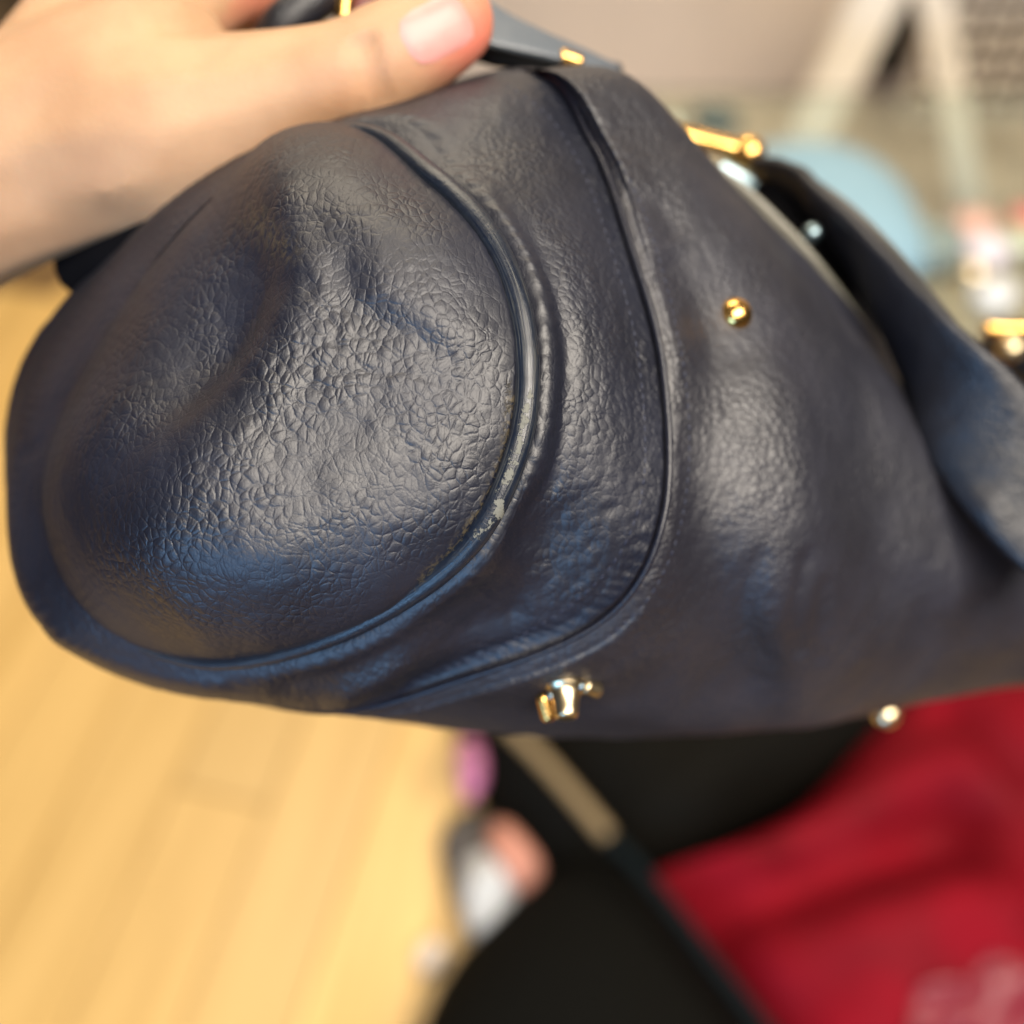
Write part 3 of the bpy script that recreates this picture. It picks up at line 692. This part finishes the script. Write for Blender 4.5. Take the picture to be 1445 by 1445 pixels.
# thumb nail
nv = []; nn = 22
c0 = np.array([616., 42.]); ax = np.array([math.cos(R(-28)), math.sin(R(-28))]); ay = np.array([-ax[1], ax[0]])
ok = True; top = []; 
for i in range(nn):
    for j in range(nn):
        a = (i/(nn-1)*2-1); b_ = (j/(nn-1)*2-1)
        k = max(abs(a), abs(b_)); l = math.hypot(a, b_) or 1
        rr = k/l*0.35+0.65*1.0*k/l if l else 0
        u, v_ = a*(k/l*0.75+0.25), b_*(k/l*0.75+0.25)
        q = c0+ax*u*52+ay*v_*43
        p, n = hit(T_hand, *q)
        if p is None: p, n = U(q[0], q[1], .2335), -FW
        top.append(p+n*(0.0003-0.0006*max(abs(u), abs(v_))**6)-FW*0.0002)
top = np.array(top); bot = top+FW*0.0008
fc = [tuple(q) for q in grid_faces(nn, nn, False)]; fb = [tuple(i+nn*nn for i in q[::-1]) for q in fc]
M_nail = simple('nail', (0.56, 0.25, 0.22), 0.4, spec=.35, var=.08, vs=120)
mesh('thumbnail', np.vstack([top, bot]), fc+fb, M_nail, HAND)

# ------------------------------------------------------------------ background things
def mound(outline, z0, h, pw=2.4, nr=26, nb=90, noise_amp=0.0, noise_s=6, seed=0, plane=None, folds=(), shrink=0.0):
    """a soft body standing on z0 whose outline is given on the plane z0+plane"""
    O = np.array([at_z(q[0], q[1], z0+(plane if plane is not None else h*.4)) if len(q) == 2 else np.array(q, float) for q in outline])
    O[:, 2] = z0
    O = resample(spline(O, 300, True), nb, True)[:, :2]; c = O.mean(0)
    V = []; k = 1
    for s_ in np.linspace(0.02, 1, nr)**0.7:
        q = c+(O-c)*s_; z = z0+h*(max(1-s_**pw, 0))**(1/pw)
        V.append(np.column_stack([q, np.full(nb, z)]))
    V.append(np.column_stack([c+(O-c)*0.985, np.full(nb, z0+0.0005)]))
    V = np.vstack(V)
    if noise_amp:
        up = np.clip((V[:, 2]-z0)/h*3, 0, 1)
        V[:, 2] += noise_amp*(vnoise(V, noise_s, seed)+.5*vnoise(V, noise_s*2.3, seed+1))*up
        V[:, 0] += noise_amp*.5*vnoise(V, noise_s*1.3, seed+2)*up
    for (p0, p1, w_, am) in folds:
        a = at_z(*p0, z0+h*.8)[:2]; b = at_z(*p1, z0+h*.8)[:2]
        dd, fr = seg_dist(V[:, 0], V[:, 1], [tuple(a), tuple(b)])
        V[:, 2] += am*np.exp(-.5*(dd/w_)**2)*np.clip((V[:, 2]-z0)/h*2, 0, 1)
    V[:, 2] = np.maximum(V[:, 2], z0+0.0003)
    fc = [tuple(q) for q in grid_faces(nr+1, nb)]+[tuple(range(nb))[::-1]]
    return V, fc
M_blackcloth = simple('black_cloth', (0.005, 0.005, 0.0045), 0.9, spec=.05, bump=.002, bs=60)
M_darknylon = simple('dark_nylon', (0.0045, 0.004, 0.003), 0.8, spec=.08, bump=.003, bs=30)
M_red = simple('red_patent', (0.165, 0.0026, 0.009), 0.7, spec=.1, var=.25, vs=9, bump=.004, bs=16)
V, Fc = mound([(770,985),(1000,960),(1260,960),(1330,1010),(1200,1090),(1060,1160),(960,1215),(880,1215),(820,1160),(740,1080)], 0.0, .16, noise_amp=.008, seed=3)
mesh('duffel_bag', V, Fc, M_darknylon, label='very dark soft bag lying behind the red bag, under the navy handbag', cat='bag')
V, Fc = mound([(905,1222),(1000,1188),(1100,1138),(1180,1070),(1260,980),(1370,900),(1620,880),(1760,1200),(1720,1560),(1180,1600),(1080,1460),(990,1330)], 0.0, .20, pw=3.2, nr=40, nb=140, noise_amp=.012, noise_s=7, seed=9, plane=.14,
   folds=[((1000,1270),(1330,1180),.035,-.07),((1060,1190),(1330,1110),.03,.02),((1100,1330),(1400,1290),.03,.02),((1330,1010),(1420,1110),.015,-.02)])
redb = mesh('red_bag', V, Fc, M_red, label='red soft bag with folds lying on the floor at the right', cat='bag')
T_red = BVHTree.FromPolygons([tuple(v) for v in V], [tuple(f) for f in Fc])
M_highlight = simple('red_highlight', (0.20, 0.022, 0.035), 0.4, spec=.35, bump=.006, bs=25)
# lighter crumpled patch painting the glossy highlights onto the red bag
def drape(tree, poly, lift, mat, name, label, cat, amp, sc_, nres=40, seed=1):
    poly = np.array(poly, float); c = poly.mean(0); B = resample(spline(poly, 200, True), 70, True); V = []
    for s_ in np.linspace(0.02, 1, nres):
        for b in B:
            q = c+(b-c)*s_; p, n = hit(tree, *q)
            if p is None: p = at_z(q[0], q[1], .05)
            V.append(p+np.array([0, 0, lift*(1-s_**6)+.001]))
    V = np.array(V); V[:, 2] += amp*np.abs(vnoise(V, sc_, seed))
    nb = 70; n0 = len(V); V = np.vstack([V, V-np.array([0, 0, .0012])])
    f = [tuple(q) for q in grid_faces(nres, nb)]; fb = [tuple(i+n0 for i in q[::-1]) for q in f]
    return mesh(name, V, f+fb, mat, label=label, cat=cat)
drape(T_red, [(1290,1410),(1325,1385),(1360,1385),(1400,1350),(1445,1370),(1520,1430),(1480,1520),(1300,1520)], .004, M_highlight, 'highlight_patch', 'lighter red patch painted as glossy highlights on the red bag, bottom right', 'highlight patch', .02, 30)
V, Fc = mound([(560,1470),(590,1400),(622,1335),(672,1275),(735,1212),(800,1168),(874,1172),(948,1232),(1012,1312),(1078,1398),(1165,1520),(1320,1710),(.62,0,0),(.6,-.45,0),(0,-.7,0),(-.45,-.45,0),(-.33,.05,0),(430,1640)], 0.0, .24, pw=2.6, nr=36, nb=120, noise_amp=.006, seed=21, plane=.13)  # outline runs on unseen under the camera, darkening what the handbag reflects
mesh('tote_bag', V, Fc, M_blackcloth, label='black cloth tote standing on the wood floor below the handbag, widened out of view to darken reflections', cat='bag')
tote = S.objects['tote_bag']
P = np.array([at_z(*q, .22) for q in [(715,1022),(765,1072),(812,1125),(858,1180)]])
v, f, _ = tube_geo(spline(P, 30), .0085, 14); mesh('trim', v, f, simple('tan_trim', (0.23, 0.165, 0.085), .5, bump=.001, bs=200), tote)
P = np.array([at_z(*q, .215) for q in [(858,1180),(905,1228),(955,1290),(1020,1375),(1095,1470)]])
v, f, _ = tube_geo(spline(P, 30), .0075, 14); mesh('trim', v, f, simple('teal_trim', (0.003, 0.007, 0.009), .6, spec=.1), tote)
def blob(name, outline, z0, h, mat, label, cat, **kw):
    V, Fc = mound(outline, z0, h, **kw); return mesh(name, V, Fc, mat, label=label, cat=cat)
V, Fc = mound([(640,1000),(690,1005),(740,1020),(800,1090),(880,1180),(860,1230),(790,1240),(715,1190),(676,1110)], 0.0, .13, noise_amp=.004, seed=31)
mesh('dark_scarf', V, Fc, M_blackcloth, label='black scarf bunched up between the pink pouch and the tan trim', cat='scarf')
blob('pouch', [(640,1075),(648,1045),(668,1040),(684,1065),(682,1100),(660,1128),(645,1110)], 0.10, .035, simple('pink_satin', (0.62, 0.22, 0.42), .35, var=.5, vs=40), 'small pink and lilac satin pouch beside the black scarf', 'pouch')
blob('grey_glove', [(622,1180),(650,1140),(690,1150),(700,1210),(690,1270),(655,1290),(630,1240)], 0.0, .07, simple('dark_grey_knit', (0.09, 0.08, 0.075), .8, bump=.002, bs=100), 'dark grey knitted glove on the floor left of the black tote', 'glove', noise_amp=.008, noise_s=20)
blob('paper_bag', [(645,1225),(690,1200),(720,1215),(735,1255),(700,1310),(668,1330),(650,1290)], 0.045, .06, simple('white_paper', (0.52, 0.54, 0.56), .6), 'crumpled white paper bag on the grey glove by the black tote', 'paper bag', noise_amp=.01, noise_s=25)
blob('peach_cloth', [(690,1165),(715,1160),(750,1195),(765,1225),(740,1255),(710,1240),(690,1200)], 0.08, .05, simple('peach_cloth', (0.56, 0.25, 0.18), .7), 'folded peach cloth tucked behind the white paper bag', 'cloth')
blob('tissue', [(585,1350),(600,1325),(622,1325),(632,1345),(615,1368),(592,1372)], 0.001, .03, simple('cream_tissue', (0.78, 0.66, 0.55), .8), 'small cream tissue ball on the wood floor beside the black tote', 'tissue')

# glass table
TZ = 0.50
def gx(px_, py_): return at_z(px_, py_, TZ)
TAB = empty('glass_table', (0.65, 1.15, 0), 'low glass topped table behind the handbag, at upper right', 'table')
yb = gx(1000, 128)[1]
V, Fc = boxgeo(0.16, 1.15, 0.80, yb, TZ-.010, TZ, .002)
tg = NT('table_glass'); tg.b.inputs['Base Color'].default_value = (0.80, 0.90, 0.84, 1); tg.b.inputs['Transmission Weight'].default_value = 1.0; tg.b.inputs['Roughness'].default_value = 0.05; tg.b.inputs['IOR'].default_value = 1.45
mesh('table_top', V, Fc, tg.m, TAB, smooth=False)
M_chrome = simple('brushed_steel', (.6, .6, .58), .3, metal=1)
for lx in (0.22, 1.09):
    for ly in (0.86, yb-.06):
        v, f, _ = tube_geo([(lx, ly, 0), (lx, ly, .25), (lx, ly, TZ-.0105)], .014, 16, ref=(1, 0, 0)); mesh('leg', v, f, M_chrome, TAB)
blob('cushion', [(1050,212),(1095,196),(1160,194),(1228,214),(1282,258),(1312,318),(1316,360),(1240,400),(1150,400),(1060,330)], TZ+.001, .06, simple('pale_blue_cloth', (0.22, 0.36, 0.45), .7, bump=.002, bs=60), 'pale blue rounded pouch lying on the glass table', 'pouch', plane=.03)
blob('jar', [(1290,335),(1310,322),(1345,322),(1362,342),(1352,368),(1310,372)], TZ+.001, .035, simple('grey_green_glaze', (0.18, 0.23, 0.22), .35), 'grey green lidded jar beside the pale blue pouch', 'jar', plane=.02, pw=5)
blob('spectacle_case', [(975,150),(1010,145),(1045,155),(1035,175),(990,172)], TZ+.001, .02, simple('dark_teal_shell', (0.03, 0.06, 0.06), .3), 'dark teal spectacle case on the far edge of the glass table', 'case', plane=.015)
def gadget(name, cx, cy, w_, d_, h, mat, label, cat, rot=0.0):
    c = gx(cx, cy); V, Fc = boxgeo(-w_/2, w_/2, -d_/2, d_/2, 0, h, min(w_, h)*.15)
    c_, s_ = math.cos(rot), math.sin(rot); V = V@np.array([[c_, s_, 0], [-s_, c_, 0], [0, 0, 1]])+np.array([c[0], c[1], TZ+.0006])
    mesh(name, V, Fc, mat, label=label, cat=cat)
gadget('compact', 1372, 325, .045, .04, .018, simple('pink_plastic', (0.66, .40, .33), .4), 'small pale pink compact on the glass table by the grey green jar', 'compact', .3)
gadget('white_box', 1385, 372, .05, .045, .03, simple('lavender_card', (0.68, .64, .72), .6), 'lavender white box on the glass table among the small things', 'box', .5)
gadget('green_tin', 1440, 355, .05, .04, .025, simple('sage_tin', (0.45, .50, .34), .4), 'sage green tin at the right end of the glass table', 'tin', -.2)
gadget('lipstick_case', 1445, 318, .03, .03, .02, simple('coral_lid', (0.7, .2, .18), .4), 'tiny coral red lipstick case behind the sage green tin', 'lipstick')
gadget('napkin', 1400, 425, .05, .04, .02, simple('pale_napkin', (0.66, .68, .70), .7), 'folded pale napkin near the front of the small things on the glass', 'napkin', .8)
c = gx(1365, 408); v, f = ellipsoid((c[0], c[1], TZ+.0185), np.eye(3)*.018); mesh('gold_ball', v, f, M_palegold, label='round gold perfume ball resting before the lavender white box', cat='ornament')

# chair behind the table: white frame, woven back
CH = empty('chair', at_y(1300, 300, 1.8)*np.array([1, 1, 0]), 'white framed chair with a brown woven back behind the glass table', 'chair')
M_white = simple('white_lacquer', (0.86, 0.80, 0.70), .4, var=.05, vs=8)
def beam(pts, w_, th, name, mat, par):
    P = spline(np.array(pts), 20); T = np.gradient(P, axis=0); T /= np.linalg.norm(T, axis=1, keepdims=True)
    A = np.cross(T, [0, 1.0, 0]); A /= np.linalg.norm(A, axis=1, keepdims=True); B = np.cross(A, T)
    w_ = np.linspace(w_[0], w_[1], 20)[:, None]
    cs = [(1, 1), (-1, 1), (-1, -1), (1, -1)]; V = np.stack([P+A*w_/2*a+B*th/2*b for a, b in cs], 1).reshape(-1, 3)
    f = [tuple(q) for q in grid_faces(20, 4)]+[(0, 1, 2, 3), (79, 78, 77, 76)]
    mesh(name, V, f, mat, par, smooth=False)
def down(px0, py0, px1, py1, y):
    a, b = at_y(px0, py0, y), at_y(px1, py1, y); t = (a[2])/(a[2]-b[2]); return [a+(a-b)*.3, a, (a+b)/2, b, a+(b-a)*t] 
beam(down(1232, 0, 1118, 240, 1.80), (.085, .065), .04, 'leg', M_white, CH)
beam(down(1318, 0, 1372, 330, 1.84), (.052, .048), .04, 'leg', M_white, CH)
beam(down(1560, 0, 1590, 330, 1.84), (.052, .048), .04, 'leg', M_white, CH)
M_weave = simple('brown_cane', (0.60, 0.52, 0.43), .6); M_back = simple('dark_cane_backing', (0.035, 0.028, 0.022), .8)
a = at_y(1342, -60, 1.83); b = at_y(1570, 170, 1.83)
V, Fc = boxgeo(a[0], b[0], 1.845, 1.855, b[2], a[2]); mesh('back_lining', V, Fc, M_back, CH, smooth=False)
nx, nz_ = 9, 8
vx = np.linspace(a[0], b[0], nx); vz = np.linspace(b[2], a[2], nz_)
Vw, Fw_ = boxgeo(-.0055, .0055, 0, .004, b[2], a[2]); Vh, Fh = boxgeo(a[0], b[0], 0, .004, -.0055, .0055)
for X in vx: mesh('cane_strip', Vw+np.array([X, 1.832, 0]), Fw_, M_weave, CH, smooth=False)
for Z in vz: mesh('cane_strip', Vh+np.array([0, 1.8265, Z]), Fh, M_weave, CH, smooth=False)
V, Fc = boxgeo(a[0]-.1, b[0]+.03, 1.45, 1.83, .43, .47, .01); 
# dark cabinet in the far left corner, black infill for the gap between the chair legs
c = at_y(20, 40, 2.0)
V, Fc = boxgeo(c[0]-1.2, c[0]+.02, 2.05, 2.25, 0.0005, 1.2, .01)
CB = empty('cabinet', (c[0]-.6, 2.15, 0), 'dark brown cabinet in the far left corner behind the forearm', 'cabinet')
mesh('carcass', V, Fc, simple('dark_wood', (0.055, 0.035, 0.018), .5, var=.3, vs=5), CB, smooth=False)
V, Fc = boxgeo(c[0]-.55, c[0]-.02, 2.035, 2.048, 0.06, 1.16, .004); mesh('door', V, Fc, simple('brown_wood', (0.09, 0.06, 0.03), .5, var=.3, vs=6), CB, smooth=False)
a = at_y(1278, -60, 2.2); b = at_y(1300, 115, 2.2)
V, Fc = boxgeo(a[0]-.01, a[0]+.07, 2.2, 2.26, b[2], a[2]+.3, .01)
mesh('gap_infill', V, Fc, simple('black_panel', (0.012, 0.01, 0.008), .7), label='narrow black panel filling the dark gap between the white chair legs', cat='infill')
